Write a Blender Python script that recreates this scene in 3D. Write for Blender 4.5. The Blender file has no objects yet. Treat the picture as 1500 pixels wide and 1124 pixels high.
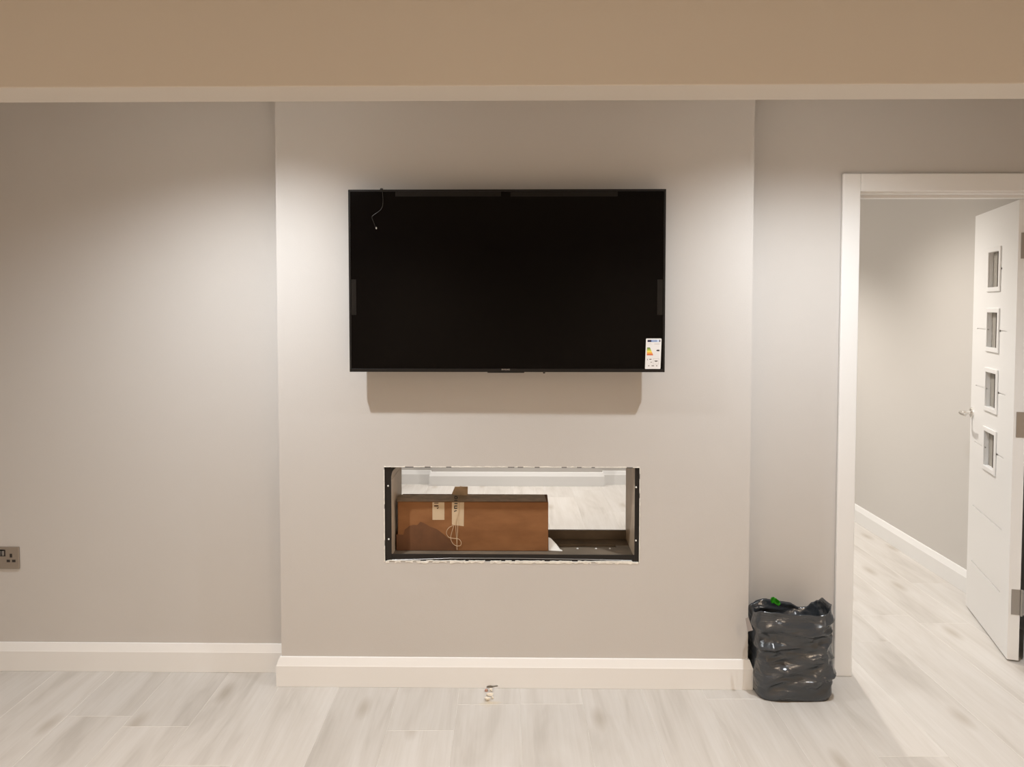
import bpy, bmesh, math, random
from mathutils import Vector, Matrix, noise

random.seed(7)
R = math.radians
scene = bpy.context.scene
COL = scene.collection

# ------------------------------------------------------------------ camera
FPX, CX, CY = 1126.0, 750.0, 495.0          # focal length and principal point in photo pixels (1500 x 1124)
CAM_H, PITCH, YAW = 1.554, R(2.4), R(0.8)
cam_data = bpy.data.cameras.new('camera')
cam = bpy.data.objects.new('camera', cam_data)
COL.objects.link(cam)
cam.location = (0, 0, CAM_H)
cam.rotation_euler = (R(90) - PITCH, 0, YAW)
cam_data.sensor_fit = 'HORIZONTAL'
cam_data.sensor_width = 36.0
cam_data.lens = FPX / 1500 * 36.0
cam_data.shift_y = -(562.0 - CY) / 1500
cam_data.clip_start = 0.02
scene.camera = cam
CROT = cam.rotation_euler.to_matrix()

def ray(u, v):
    return CROT @ Vector(((u - CX) / FPX, (CY - v) / FPX, -1.0))
def PY(u, v, Y):                              # pixel -> point on the vertical plane y = Y
    d = ray(u, v); t = Y / d.y
    return Vector((d.x * t, Y, CAM_H + d.z * t))
def PZ(u, v, z=0.0):                          # pixel -> point on the horizontal plane z
    d = ray(u, v); t = (z - CAM_H) / d.z
    return Vector((d.x * t, d.y * t, z))

# ------------------------------------------------------------------ world, exposure
world = bpy.data.worlds.new('world'); scene.world = world
world.use_nodes = True
world.node_tree.nodes['Background'].inputs[0].default_value = (0.02, 0.018, 0.016, 1)
world.node_tree.nodes['Background'].inputs[1].default_value = 1.0
vs = scene.view_settings
vs.view_transform = 'Standard'; vs.look = 'None'; vs.gamma = 1.0
vs.use_curve_mapping = False
vs.exposure = 0.32

# ------------------------------------------------------------------ ceiling downlights (x, y, watts, cone, colour)
CEIL = 2.40
NEUTRAL = (0.92, 0.965, 1.0)
WARM = (1.0, 0.785, 0.58)
COOL = (1.0, 0.945, 0.88)
DOWNLIGHTS = [
    (-1.07, 2.40, 92, 146, NEUTRAL), (1.15, 2.42, 92, 146, NEUTRAL),         # between beam and chimney wall
    (-1.2, 0.0, 150, 150, WARM), (1.2, 0.0, 150, 150, WARM),                 # main part of the room
    (-1.2, -1.3, 150, 150, WARM), (1.2, -1.3, 150, 150, WARM),
    (1.50, 4.20, 86, 144, COOL), (1.45, 5.7, 125, 124, COOL),                # hall
    (-0.75, 5.95, 138, 112, COOL), (0.75, 5.95, 138, 112, COOL),             # room beyond the fireplace
]
def lamp(x, y, watts, cone, colour, i):
    l = bpy.data.lights.new('downlight_lamp', 'SPOT')
    l.energy = watts; l.color = colour
    l.spot_size = R(cone); l.spot_blend = 1.0
    l.shadow_soft_size = 0.022
    o = bpy.data.objects.new('downlight_lamp', l)
    COL.objects.link(o)
    o.location = (x, y, CEIL - 0.012)
    return o
for i, d in enumerate(DOWNLIGHTS):
    lamp(*d, i)

# ------------------------------------------------------------------ materials
def new_mat(name):
    m = bpy.data.materials.new(name); m.use_nodes = True
    nt = m.node_tree
    return m, nt, nt.nodes['Principled BSDF']
def setp(b, **kw):
    for k, v in kw.items():
        b.inputs[k.replace('_', ' ')].default_value = v
def mat(name, col, rough=0.5, metal=0.0, spec=0.5, bump=0.0, bscale=200.0, var=0.0, vscale=6.0):
    m, nt, b = new_mat(name)
    c = (*col, 1)
    setp(b, Base_Color=c, Roughness=rough, Metallic=metal)
    b.inputs['Specular IOR Level'].default_value = spec
    tc = nt.nodes.new('ShaderNodeTexCoord')
    if var:
        n = nt.nodes.new('ShaderNodeTexNoise'); n.inputs['Scale'].default_value = vscale; n.inputs['Detail'].default_value = 4
        nt.links.new(tc.outputs['Object'], n.inputs['Vector'])
        r = nt.nodes.new('ShaderNodeValToRGB')
        r.color_ramp.elements[0].position = 0.3; r.color_ramp.elements[1].position = 0.7
        r.color_ramp.elements[0].color = (*[x * (1 - var) for x in col], 1)
        r.color_ramp.elements[1].color = (*[min(1, x * (1 + var)) for x in col], 1)
        nt.links.new(n.outputs['Fac'], r.inputs['Fac']); nt.links.new(r.outputs['Color'], b.inputs['Base Color'])
    if bump:
        n = nt.nodes.new('ShaderNodeTexNoise'); n.inputs['Scale'].default_value = bscale; n.inputs['Detail'].default_value = 3
        nt.links.new(tc.outputs['Object'], n.inputs['Vector'])
        bp = nt.nodes.new('ShaderNodeBump'); bp.inputs['Strength'].default_value = bump; bp.inputs['Distance'].default_value = 0.002
        nt.links.new(n.outputs['Fac'], bp.inputs['Height']); nt.links.new(bp.outputs['Normal'], b.inputs['Normal'])
    return m

M = {}
M['wall'] = mat('grey_wall_paint', (0.56, 0.535, 0.51), 0.75, spec=0.25, bump=0.12, bscale=260, var=0.012, vscale=2)
M['hall_wall'] = mat('hall_wall_paint', (0.58, 0.558, 0.53), 0.75, spec=0.25, bump=0.12, bscale=260)
M['ceiling'] = mat('ceiling_white', (0.62, 0.575, 0.52), 0.85, spec=0.2, bump=0.1, bscale=240)
M['gloss'] = mat('white_satin_paint', (0.79, 0.785, 0.775), 0.35, spec=0.5, bump=0.03, bscale=120)
M['plaster'] = mat('raw_plaster', (0.82, 0.79, 0.73), 0.9, spec=0.1, bump=0.6, bscale=300, var=0.12, vscale=60)
M['black'] = mat('black_steel', (0.012, 0.010, 0.009), 0.5, spec=0.3, bump=0.05, bscale=300)
M['tray'] = mat('dark_tray_steel', (0.175, 0.138, 0.10), 0.6, metal=0.1, spec=0.3, var=0.2, vscale=9)
M['jamb'] = mat('galvanised_liner', (0.60, 0.485, 0.36), 0.5, metal=0.1, var=0.12, vscale=12)
M['screw'] = mat('zinc_screw', (0.80, 0.79, 0.76), 0.4, metal=0.3, var=0.05)
M['chrome'] = mat('polished_chrome', (0.78, 0.76, 0.73), 0.14, metal=1.0, var=0.03)
M['brushed'] = mat('brushed_steel', (0.37, 0.355, 0.34), 0.38, metal=1.0, bump=0.05, bscale=400)
M['socket'] = mat('socket_plate_steel', (0.36, 0.31, 0.26), 0.5, metal=0.75, bump=0.04, bscale=500)
M['insert'] = mat('dark_socket_insert', (0.02, 0.014, 0.012), 0.5)
M['bezel'] = mat('tv_bezel', (0.010, 0.009, 0.0085), 0.38, spec=0.25, bump=0.02)
M['screen'] = mat('tv_screen_glass', (0.0022, 0.0016, 0.0015), 0.16, spec=0.08, var=0.1)
M['film'] = mat('tv_film_tab', (0.010, 0.0085, 0.0075), 0.30, spec=0.22, var=0.15, vscale=20)
M['logo'] = mat('tv_logo_silver', (0.55, 0.52, 0.50), 0.35, metal=0.6, var=0.05)
M['cable'] = mat('black_cable', (0.02, 0.018, 0.017), 0.25, spec=0.6, var=0.1)
M['tip'] = mat('cable_tip', (0.75, 0.75, 0.74), 0.15, metal=0.8, var=0.03)
M['label'] = mat('paper_label', (0.80, 0.79, 0.79), 0.5, var=0.02)
M['navy'] = mat('label_navy', (0.012, 0.012, 0.06), 0.5, var=0.05)
M['blue'] = mat('label_blue', (0.22, 0.34, 0.62), 0.5, var=0.05)
M['pale_blue'] = mat('label_pale_blue', (0.55, 0.66, 0.86), 0.5, var=0.05)
M['ink'] = mat('black_ink', (0.015, 0.012, 0.013), 0.5, var=0.1)
M['grey_ink'] = mat('grey_ink', (0.36, 0.34, 0.33), 0.5, var=0.1)
for nm, c in (('e1', (0.10, 0.17, 0.02)), ('e2', (0.26, 0.36, 0.03)), ('e3', (0.50, 0.56, 0.06)), ('e4', (0.86, 0.72, 0.08)),
              ('e5', (0.85, 0.50, 0.05)), ('e6', (0.80, 0.26, 0.03)), ('e7', (0.66, 0.10, 0.02))):
    M[nm] = mat('energy_band_' + nm, c, 0.5, var=0.04)
M['brown_ink'] = mat('brown_ink', (0.07, 0.025, 0.006), 0.6, var=0.1)
M['kraft_label'] = mat('buff_paper_label', (0.58, 0.45, 0.30), 0.7, var=0.05, vscale=20)
M['tape'] = mat('parcel_tape', (0.56, 0.42, 0.28), 0.5, spec=0.2, bump=0.3, bscale=60, var=0.2, vscale=25)
M['card_dark'] = mat('dark_cardboard', (0.135, 0.056, 0.021), 0.75, var=0.12, vscale=25)
M['cord'] = mat('cream_cord', (0.66, 0.50, 0.33), 0.7, bump=0.4, bscale=600, var=0.08)
M['paper'] = mat('white_foam_sheet', (0.80, 0.77, 0.71), 0.6, var=0.04)
M['green'] = mat('green_plastic', (0.03, 0.30, 0.012), 0.35, bump=0.3, bscale=50, var=0.25, vscale=30)
M['rubbish'] = mat('crumpled_packing', (0.055, 0.04, 0.03), 0.6, bump=0.5, bscale=40, var=0.5, vscale=30)
M['bag_tape'] = mat('grey_bag_tag', (0.30, 0.27, 0.26), 0.45, bump=0.2, bscale=50, var=0.08)
M['crumb'] = mat('torn_white_chip', (0.80, 0.73, 0.62), 0.9, bump=0.5, bscale=200, var=0.15, vscale=90)
M['crumb_pink'] = mat('torn_pink_chip', (0.45, 0.26, 0.20), 0.9, bump=0.5, bscale=200, var=0.2, vscale=90)
M['gasket'] = mat('dark_gasket', (0.05, 0.038, 0.028), 0.6, var=0.1)
M['lens'] = mat('lamp_lens', (0.8, 0.8, 0.78), 0.3, var=0.01)
b = M['lens'].node_tree.nodes['Principled BSDF']
b.inputs['Emission Color'].default_value = (1, 0.9, 0.8, 1); b.inputs['Emission Strength'].default_value = 4.0

def glass_mat():
    m, nt, b = new_mat('frosted_pane')
    setp(b, Base_Color=(0.62, 0.585, 0.53, 1), Roughness=0.25)
    b.inputs['Transmission Weight'].default_value = 0.55
    b.inputs['IOR'].default_value = 1.1
    tc = nt.nodes.new('ShaderNodeTexCoord'); n = nt.nodes.new('ShaderNodeTexNoise'); n.inputs['Scale'].default_value = 90
    bp = nt.nodes.new('ShaderNodeBump'); bp.inputs['Strength'].default_value = 0.15; bp.inputs['Distance'].default_value = 0.002
    nt.links.new(tc.outputs['Object'], n.inputs['Vector']); nt.links.new(n.outputs['Fac'], bp.inputs['Height'])
    nt.links.new(bp.outputs['Normal'], b.inputs['Normal'])
    return m
M['glass'] = glass_mat()

def card_mat():
    m, nt, b = new_mat('brown_cardboard')
    setp(b, Roughness=0.72); b.inputs['Specular IOR Level'].default_value = 0.25
    tc = nt.nodes.new('ShaderNodeTexCoord'); mp = nt.nodes.new('ShaderNodeMapping')
    mp.inputs['Scale'].default_value = (3, 3, 8)
    n = nt.nodes.new('ShaderNodeTexNoise'); n.inputs['Scale'].default_value = 2.2; n.inputs['Detail'].default_value = 5
    r = nt.nodes.new('ShaderNodeValToRGB')
    r.color_ramp.elements[0].position = 0.32; r.color_ramp.elements[0].color = (0.205, 0.088, 0.033, 1)
    r.color_ramp.elements[1].position = 0.7; r.color_ramp.elements[1].color = (0.285, 0.130, 0.052, 1)
    nt.links.new(tc.outputs['Object'], mp.inputs['Vector']); nt.links.new(mp.outputs['Vector'], n.inputs['Vector'])
    nt.links.new(n.outputs['Fac'], r.inputs['Fac']); nt.links.new(r.outputs['Color'], b.inputs['Base Color'])
    w = nt.nodes.new('ShaderNodeTexWave'); w.bands_direction = 'X'; w.inputs['Scale'].default_value = 60
    nt.links.new(tc.outputs['Object'], w.inputs['Vector'])
    bp = nt.nodes.new('ShaderNodeBump'); bp.inputs['Strength'].default_value = 0.05; bp.inputs['Distance'].default_value = 0.001
    nt.links.new(w.outputs['Fac'], bp.inputs['Height']); nt.links.new(bp.outputs['Normal'], b.inputs['Normal'])
    return m
M['card'] = card_mat()

def plank_mat():
    """pale washed-oak laminate: fine grain and broad smoky figure along the board, a few knots, different on every board"""
    m, nt, b = new_mat('washed_oak_plank')
    L = nt.links.new; N = nt.nodes.new
    setp(b, Roughness=0.42); b.inputs['Specular IOR Level'].default_value = 0.4
    tc = N('ShaderNodeTexCoord'); oi = N('ShaderNodeObjectInfo')
    off = N('ShaderNodeVectorMath'); off.operation = 'MULTIPLY_ADD'
    off.inputs[1].default_value = (1, 1, 1)
    mul = N('ShaderNodeVectorMath'); mul.operation = 'SCALE'; mul.inputs[0].default_value = (37.0, 91.0, 53.0)
    L(oi.outputs['Random'], mul.inputs['Scale'])
    L(tc.outputs['Object'], off.inputs[0]); L(mul.outputs['Vector'], off.inputs[2])
    def grain(sc, detail, dist, rough=0.6):
        mp = N('ShaderNodeMapping'); mp.inputs['Scale'].default_value = sc
        L(off.outputs['Vector'], mp.inputs['Vector'])
        n = N('ShaderNodeTexNoise'); n.inputs['Scale'].default_value = 1.0
        n.inputs['Detail'].default_value = detail; n.inputs['Distortion'].default_value = dist; n.inputs['Roughness'].default_value = rough
        L(mp.outputs['Vector'], n.inputs['Vector'])
        return n
    broad = grain((9, 1.3, 1), 3, 0.7)
    fine = grain((85, 2.4, 1), 4, 0.5, 0.7)
    ramp = N('ShaderNodeValToRGB')
    e = ramp.color_ramp.elements
    e[0].position = 0.30; e[0].color = (0.475, 0.445, 0.41, 1)
    e[1].position = 0.66; e[1].color = (0.60, 0.575, 0.545, 1)
    x = e.new(0.46); x.color = (0.555, 0.525, 0.49, 1)
    L(broad.outputs['Fac'], ramp.inputs['Fac'])
    r2 = N('ShaderNodeValToRGB')
    r2.color_ramp.elements[0].position = 0.35; r2.color_ramp.elements[0].color = (0.95, 0.945, 0.935, 1)
    r2.color_ramp.elements[1].position = 0.6; r2.color_ramp.elements[1].color = (1, 1, 1, 1)
    L(fine.outputs['Fac'], r2.inputs['Fac'])
    mx = N('ShaderNodeMix'); mx.data_type = 'RGBA'; mx.blend_type = 'MULTIPLY'; mx.inputs['Factor'].default_value = 1.0
    L(ramp.outputs['Color'], mx.inputs['A']); L(r2.outputs['Color'], mx.inputs['B'])
    # knots
    mp = N('ShaderNodeMapping'); mp.inputs['Scale'].default_value = (3.0, 1.0, 1)
    L(off.outputs['Vector'], mp.inputs['Vector'])
    v = N('ShaderNodeTexVoronoi'); v.inputs['Scale'].default_value = 1.0; v.voronoi_dimensions = '2D'
    L(mp.outputs['Vector'], v.inputs['Vector'])
    r3 = N('ShaderNodeValToRGB')
    r3.color_ramp.elements[0].position = 0.02; r3.color_ramp.elements[0].color = (0.74, 0.70, 0.65, 1)
    r3.color_ramp.elements[1].position = 0.10; r3.color_ramp.elements[1].color = (1, 1, 1, 1)
    L(v.outputs['Distance'], r3.inputs['Fac'])
    m2 = N('ShaderNodeMix'); m2.data_type = 'RGBA'; m2.blend_type = 'MULTIPLY'; m2.inputs['Factor'].default_value = 0.8
    L(mx.outputs['Result'], m2.inputs['A']); L(r3.outputs['Color'], m2.inputs['B'])
    # board to board tone
    hv = N('ShaderNodeHueSaturation'); mr = N('ShaderNodeMapRange')
    mr.inputs['To Min'].default_value = 0.96; mr.inputs['To Max'].default_value = 1.04
    L(oi.outputs['Random'], mr.inputs['Value']); L(mr.outputs['Result'], hv.inputs['Value'])
    geo = N('ShaderNodeNewGeometry'); mp = N('ShaderNodeMapping'); mp.vector_type = 'POINT'
    sp = PZ(718, 1031)
    mp.inputs['Location'].default_value = (-sp.x / 0.10, -sp.y / 0.055, 0); mp.inputs['Scale'].default_value = (1 / 0.10, 1 / 0.055, 0)
    L(geo.outputs['Position'], mp.inputs['Vector'])
    wn = N('ShaderNodeTexNoise'); wn.inputs['Scale'].default_value = 2.0; L(mp.outputs['Vector'], wn.inputs['Vector'])
    ln = N('ShaderNodeVectorMath'); ln.operation = 'LENGTH'; L(mp.outputs['Vector'], ln.inputs[0])
    ad = N('ShaderNodeMath'); ad.operation = 'ADD'; L(ln.outputs['Value'], ad.inputs[0]); L(wn.outputs['Fac'], ad.inputs[1])
    r4 = N('ShaderNodeValToRGB')
    r4.color_ramp.elements[0].position = 0.45; r4.color_ramp.elements[0].color = (1.0, 0.90, 0.72, 1)
    r4.color_ramp.elements[1].position = 1.0; r4.color_ramp.elements[1].color = (1, 1, 1, 1)
    L(ad.outputs['Value'], r4.inputs['Fac'])
    m3 = N('ShaderNodeMix'); m3.data_type = 'RGBA'; m3.blend_type = 'MULTIPLY'; m3.inputs['Factor'].default_value = 1.0
    L(m2.outputs['Result'], m3.inputs['A']); L(r4.outputs['Color'], m3.inputs['B'])
    L(m3.outputs['Result'], hv.inputs['Color']); L(hv.outputs['Color'], b.inputs['Base Color'])
    bp = N('ShaderNodeBump'); bp.inputs['Strength'].default_value = 0.12; bp.inputs['Distance'].default_value = 0.001
    L(fine.outputs['Fac'], bp.inputs['Height']); L(bp.outputs['Normal'], b.inputs['Normal'])
    return m
M['plank'] = plank_mat()
M['subfloor'] = mat('subfloor_joint', (0.55, 0.52, 0.48), 0.8, var=0.03)
M['plank_edge'] = mat('pale_board_edge', (0.70, 0.675, 0.64), 0.5, var=0.05)

def bag_mat():
    m, nt, b = new_mat('black_bin_bag_plastic')
    setp(b, Base_Color=(0.034, 0.040, 0.048, 1), Roughness=0.19)
    b.inputs['Specular IOR Level'].default_value = 0.75
    tc = nt.nodes.new('ShaderNodeTexCoord'); mp = nt.nodes.new('ShaderNodeMapping')
    mp.inputs['Scale'].default_value = (11, 11, 34); mp.inputs['Rotation'].default_value = (0, R(30), 0)
    n = nt.nodes.new('ShaderNodeTexNoise'); n.inputs['Scale'].default_value = 1.0; n.inputs['Detail'].default_value = 5
    n.inputs['Distortion'].default_value = 1.2
    nt.links.new(tc.outputs['Object'], mp.inputs['Vector']); nt.links.new(mp.outputs['Vector'], n.inputs['Vector'])
    bp = nt.nodes.new('ShaderNodeBump'); bp.inputs['Strength'].default_value = 0.55; bp.inputs['Distance'].default_value = 0.010
    nt.links.new(n.outputs['Fac'], bp.inputs['Height']); nt.links.new(bp.outputs['Normal'], b.inputs['Normal'])
    return m
M['bag'] = bag_mat()

# ------------------------------------------------------------------ helpers
BASE = {}
def tag(o, label=None, cat=None, group=None, kind=None):
    if label: o['label'] = label
    if cat: o['category'] = cat
    if group: o['group'] = group
    if kind: o['kind'] = kind
    return o
def empty(name, loc):
    o = bpy.data.objects.new(name, None); COL.objects.link(o)
    o.location = loc; o.empty_display_size = 0.05
    BASE[o.name] = Vector(loc)
    return o
def finish(name, bm, m, parent=None, smooth=False, base=None, bevel=0.0, segs=2):
    """bm is in world coordinates; the object's origin becomes its thing's base (or `base`)"""
    bmesh.ops.remove_doubles(bm, verts=bm.verts, dist=1e-6)
    bmesh.ops.recalc_face_normals(bm, faces=bm.faces)
    if bevel:
        es = [e for e in bm.edges if len(e.link_faces) == 2 and e.calc_face_angle(0) > R(30)]
        bmesh.ops.bevel(bm, geom=es, offset=bevel, segments=segs, profile=0.5, affect='EDGES')
    root = BASE[parent.name] if parent is not None else (Vector(base) if base else None)
    if root is None:
        xs = [v.co for v in bm.verts]
        lo = [min(c[i] for c in xs) for i in range(3)]; hi = [max(c[i] for c in xs) for i in range(3)]
        root = Vector(((lo[0] + hi[0]) / 2, (lo[1] + hi[1]) / 2, lo[2]))
    bmesh.ops.translate(bm, verts=bm.verts, vec=-root)
    me = bpy.data.meshes.new(name); bm.to_mesh(me); bm.free()
    me.materials.append(M[m])
    if smooth:
        for p in me.polygons: p.use_smooth = True
    o = bpy.data.objects.new(name, me); COL.objects.link(o)
    if parent is not None:
        o.parent = parent
    else:
        o.location = root
    BASE[o.name] = root
    return o
def box(bm, x0, x1, y0, y1, z0, z1):
    vs = [bm.verts.new((x, y, z)) for x in (x0, x1) for y in (y0, y1) for z in (z0, z1)]
    for f in ((0, 1, 3, 2), (4, 6, 7, 5), (0, 4, 5, 1), (2, 3, 7, 6), (0, 2, 6, 4), (1, 5, 7, 3)):
        bm.faces.new([vs[i] for i in f])
def mkbox(name, x0, x1, y0, y1, z0, z1, m, parent=None, bevel=0.0, **k):
    bm = bmesh.new(); box(bm, x0, x1, y0, y1, z0, z1)
    return finish(name, bm, m, parent, bevel=bevel, **k)
def prism(bm, poly, f, d0, d1):
    """poly: 2-D outline, f(a, b, d) -> world point, extruded from d0 to d1"""
    a = [bm.verts.new(f(p[0], p[1], d0)) for p in poly]; c = [bm.verts.new(f(p[0], p[1], d1)) for p in poly]
    bm.faces.new(a); bm.faces.new(list(reversed(c)))
    n = len(poly)
    for i in range(n):
        bm.faces.new((a[i], a[(i + 1) % n], c[(i + 1) % n], c[i]))
def grid_panel(bm, xs, zs, depth, T, f):
    """a slab of thickness T cut into cells; depth(i, j): 0 flush, >0 recessed, None a hole through"""
    nx, nz = len(xs) - 1, len(zs) - 1
    def D(i, j):
        if not (0 <= i < nx and 0 <= j < nz): return T
        d = depth(i, j); return T if d is None else d
    def q(*pts): bm.faces.new([bm.verts.new(f(*p)) for p in pts])
    for i in range(nx):
        for j in range(nz):
            x0, x1, z0, z1 = xs[i], xs[i + 1], zs[j], zs[j + 1]
            d = D(i, j)
            if depth(i, j) is not None:
                q((x0, z0, d), (x1, z0, d), (x1, z1, d), (x0, z1, d))
                q((x0, z0, T), (x0, z1, T), (x1, z1, T), (x1, z0, T))
    for i in range(-1, nx):
        for j in range(nz):
            a, c = D(i, j), D(i + 1, j)
            if abs(a - c) > 1e-9:
                q((xs[i + 1], zs[j], a), (xs[i + 1], zs[j + 1], a), (xs[i + 1], zs[j + 1], c), (xs[i + 1], zs[j], c))
    for i in range(nx):
        for j in range(-1, nz):
            a, c = D(i, j), D(i, j + 1)
            if abs(a - c) > 1e-9:
                q((xs[i], zs[j + 1], a), (xs[i + 1], zs[j + 1], a), (xs[i + 1], zs[j + 1], c), (xs[i], zs[j + 1], c))
def tube(bm, pts, r, n=8, taper=None):
    pts = [Vector(p) for p in pts]; rings = []
    up = Vector((0.13, 0.9, 0.2)).normalized()
    for i, p in enumerate(pts):
        t = (pts[min(i + 1, len(pts) - 1)] - pts[max(i - 1, 0)]).normalized()
        a = t.cross(up)
        if a.length < 1e-3: a = t.cross(Vector((1, 0, 0)))
        a.normalize(); c = t.cross(a)
        rr = r if taper is None else taper[i]
        rings.append([bm.verts.new(p + rr * (math.cos(2 * math.pi * k / n) * a + math.sin(2 * math.pi * k / n) * c)) for k in range(n)])
    for i in range(len(rings) - 1):
        for k in range(n):
            bm.faces.new((rings[i][k], rings[i][(k + 1) % n], rings[i + 1][(k + 1) % n], rings[i + 1][k]))
    bm.faces.new(rings[0]); bm.faces.new(list(reversed(rings[-1])))
def catmull(pts, k=8):
    pts = [Vector(p) for p in pts]; out = []
    for i in range(len(pts) - 1):
        p0, p1, p2, p3 = pts[max(i - 1, 0)], pts[i], pts[i + 1], pts[min(i + 2, len(pts) - 1)]
        for j in range(k):
            t = j / k
            out.append(0.5 * ((2 * p1) + (p2 - p0) * t + (2 * p0 - 5 * p1 + 4 * p2 - p3) * t * t + (3 * p1 - p0 - 3 * p2 + p3) * t ** 3))
    out.append(pts[-1]); return out
def disc(bm, c, axis, r, h, n=20, dome=0.0):
    """short cylinder from c along axis"""
    axis = Vector(axis).normalized(); a = axis.orthogonal().normalized(); q = axis.cross(a); c = Vector(c)
    prof = [(0.0, r), (h - dome, r), (h, r - dome)] if dome else [(0.0, r), (h, r)]
    rings = [[bm.verts.new(c + axis * d + rr * (math.cos(2 * math.pi * k / n) * a + math.sin(2 * math.pi * k / n) * q)) for k in range(n)] for d, rr in prof]
    for i in range(len(rings) - 1):
        for k in range(n):
            bm.faces.new((rings[i][k], rings[i][(k + 1) % n], rings[i + 1][(k + 1) % n], rings[i + 1][k]))
    bm.faces.new(rings[0]); bm.faces.new(list(reversed(rings[-1])))
def sweep(bm, path, prof):
    """profile (out, z) carried along a 2-D path with mitred corners; `out` is to the right of the path"""
    path = [Vector(p) for p in path]; n = len(path); rows = []
    for i, p in enumerate(path):
        d0 = (path[i] - path[i - 1]).normalized() if i else (path[1] - path[0]).normalized()
        d1 = (path[i + 1] - path[i]).normalized() if i < n - 1 else d0
        n0, n1 = Vector((d0.y, -d0.x)), Vector((d1.y, -d1.x))
        b = (n0 + n1).normalized(); k = 1 / max(0.2, b.dot(n0))
        rows.append([bm.verts.new((p.x + b.x * k * o, p.y + b.y * k * o, z)) for o, z in prof])
    m = len(prof)
    for i in range(n - 1):
        for j in range(m):
            bm.faces.new((rows[i][j], rows[i][(j + 1) % m], rows[i + 1][(j + 1) % m], rows[i + 1][j]))
    bm.faces.new(rows[0]); bm.faces.new(list(reversed(rows[-1])))
def text_mesh(body, size, f, thick=0.0004):
    """lettering as a mesh: f(a, b, d) maps text plane to world"""
    c = bpy.data.curves.new('t', 'FONT'); c.body = body; c.size = size; c.align_x = 'CENTER'; c.align_y = 'CENTER'
    o = bpy.data.objects.new('t', c); COL.objects.link(o)
    me = bpy.data.meshes.new_from_object(o.evaluated_get(bpy.context.evaluated_depsgraph_get()))
    bpy.data.objects.remove(o); bpy.data.curves.remove(c)
    bm = bmesh.new(); bm.from_mesh(me); bpy.data.meshes.remove(me)
    for v in bm.verts: v.co = f(v.co.x, v.co.y, 0)
    return bm

# ------------------------------------------------------------------ main distances (metres from the camera)
YC = 3.077            # chimney breast face
YB = 3.195             # back wall face
YW = 3.335             # far side of that wall
BEAM0, BEAM1 = 2.05, 2.20
XL, XR, YR = -2.60, 2.70, -2.20
HX = 2.41            # hall side wall
CHX0, CHX1 = PY(407.5, 560, YC).x, PY(1100.5, 560, YC).x
FX0, FX1 = PY(563, 754, YC).x, PY(937, 754, YC).x
FZ0, FZ1 = PY(750, 823.5, YC).z, PY(750, 684.5, YC).z
DX0, DX1, DZ = 1.355, 2.222, 2.043   # doorway cut in the wall
YF = 6.64             # far wall of the room beyond the fireplace

# ------------------------------------------------------------------ floor of separate planks
FX, FY = (XL, XR), (YR, 6.8)
fl = mkbox('floor', XL - .1, XR + .1, YR - .1, 7.0, -0.06, -0.012, 'subfloor', base=(0, 0, -0.06))
tag(fl, 'pale washed oak plank floor running through the doorway', 'floor', kind='structure')
PW, PL, GAP = 0.2455, 1.38, 0.0002
ANG = math.atan((745 - 766) / FPX)            # boards run very slightly skew to the wall
def plank_mesh(w, l):
    bm = bmesh.new(); box(bm, -w / 2, w / 2, 0, l, -0.012, 0.0)
    es = [e for e in bm.edges if all(abs(v.co.z) < 1e-6 for v in e.verts)]
    bmesh.ops.bevel(bm, geom=es, offset=0.0009, segments=1, affect='EDGES')
    bmesh.ops.recalc_face_normals(bm, faces=bm.faces)
    for f in bm.faces:
        if 0.1 < abs(f.normal.z) < 0.95: f.material_index = 1
    me = bpy.data.meshes.new('plank'); bm.to_mesh(me); bm.free(); me.materials.append(M['plank']); me.materials.append(M['plank_edge']); return me
pm_full = plank_mesh(PW - GAP, PL - GAP)
seam0 = PY(673, 1008, YC - 0.018).x           # a seam seen at the skirting
rot = Matrix.Rotation(-ANG, 2)
dirv = Vector((math.sin(ANG), math.cos(ANG))); nrm = Vector((math.cos(ANG), -math.sin(ANG)))
org = Vector((seam0, YC - 0.018))
fixed = {0: PZ(718, 1033).y, 1: PZ(808, 1033).y, -1: PZ(600, 1070).y}
rng = random.Random(3)
for k in range(-11, 11):
    joint = fixed.get(k, rng.uniform(0, PL)) - org.y
    t = joint - PL * math.ceil((joint + (org.y - FY[0])) / PL)
    while t + org.y < FY[1]:
        c = org + nrm * (k + 0.5) * PW + dirv * t
        o = bpy.data.objects.new('plank', pm_full); COL.objects.link(o); o.parent = fl
        o.location = Vector((c.x, c.y, 0)) - fl.location
        o.rotation_euler = (0, 0, -ANG)
        t += PL

# ------------------------------------------------------------------ walls, ceiling, beam
ident = lambda a, b, d: None
def wall_y(name, xs, zs, holes, y0, T, m, label):
    bm = bmesh.new()
    grid_panel(bm, xs, zs, lambda i, j: None if (i, j) in holes else 0.0, T, lambda a, b, d: (a, y0 + d, b))
    return tag(finish(name, bm, m), label, 'wall', kind='structure')
xs = [XL, FX0, FX1, DX0, DX1, XR]; zs = [0, FZ0, FZ1, DZ, CEIL]
wall_y('wall_back', xs, zs, {(1, 1), (3, 0), (3, 1), (3, 2)}, YB, YW - YB, 'wall', 'grey painted wall with the doorway in it')
chim = wall_y('wall_chimney', [CHX0, FX0, FX1, CHX1], [0, FZ0, FZ1, CEIL], {(1, 1)}, YC, YB - YC, 'wall',
       'grey chimney breast carrying the television above the fireplace hole')
def slab(name, x0, x1, y0, y1, z0, z1, m, label, cat='wall'):
    return tag(mkbox(name, x0, x1, y0, y1, z0, z1, m), label, cat, kind='structure')
slab('wall_left', XL - .1, XL, YR - .1, YW, 0, CEIL, 'wall', 'grey painted side wall past the alcove socket')
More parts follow.
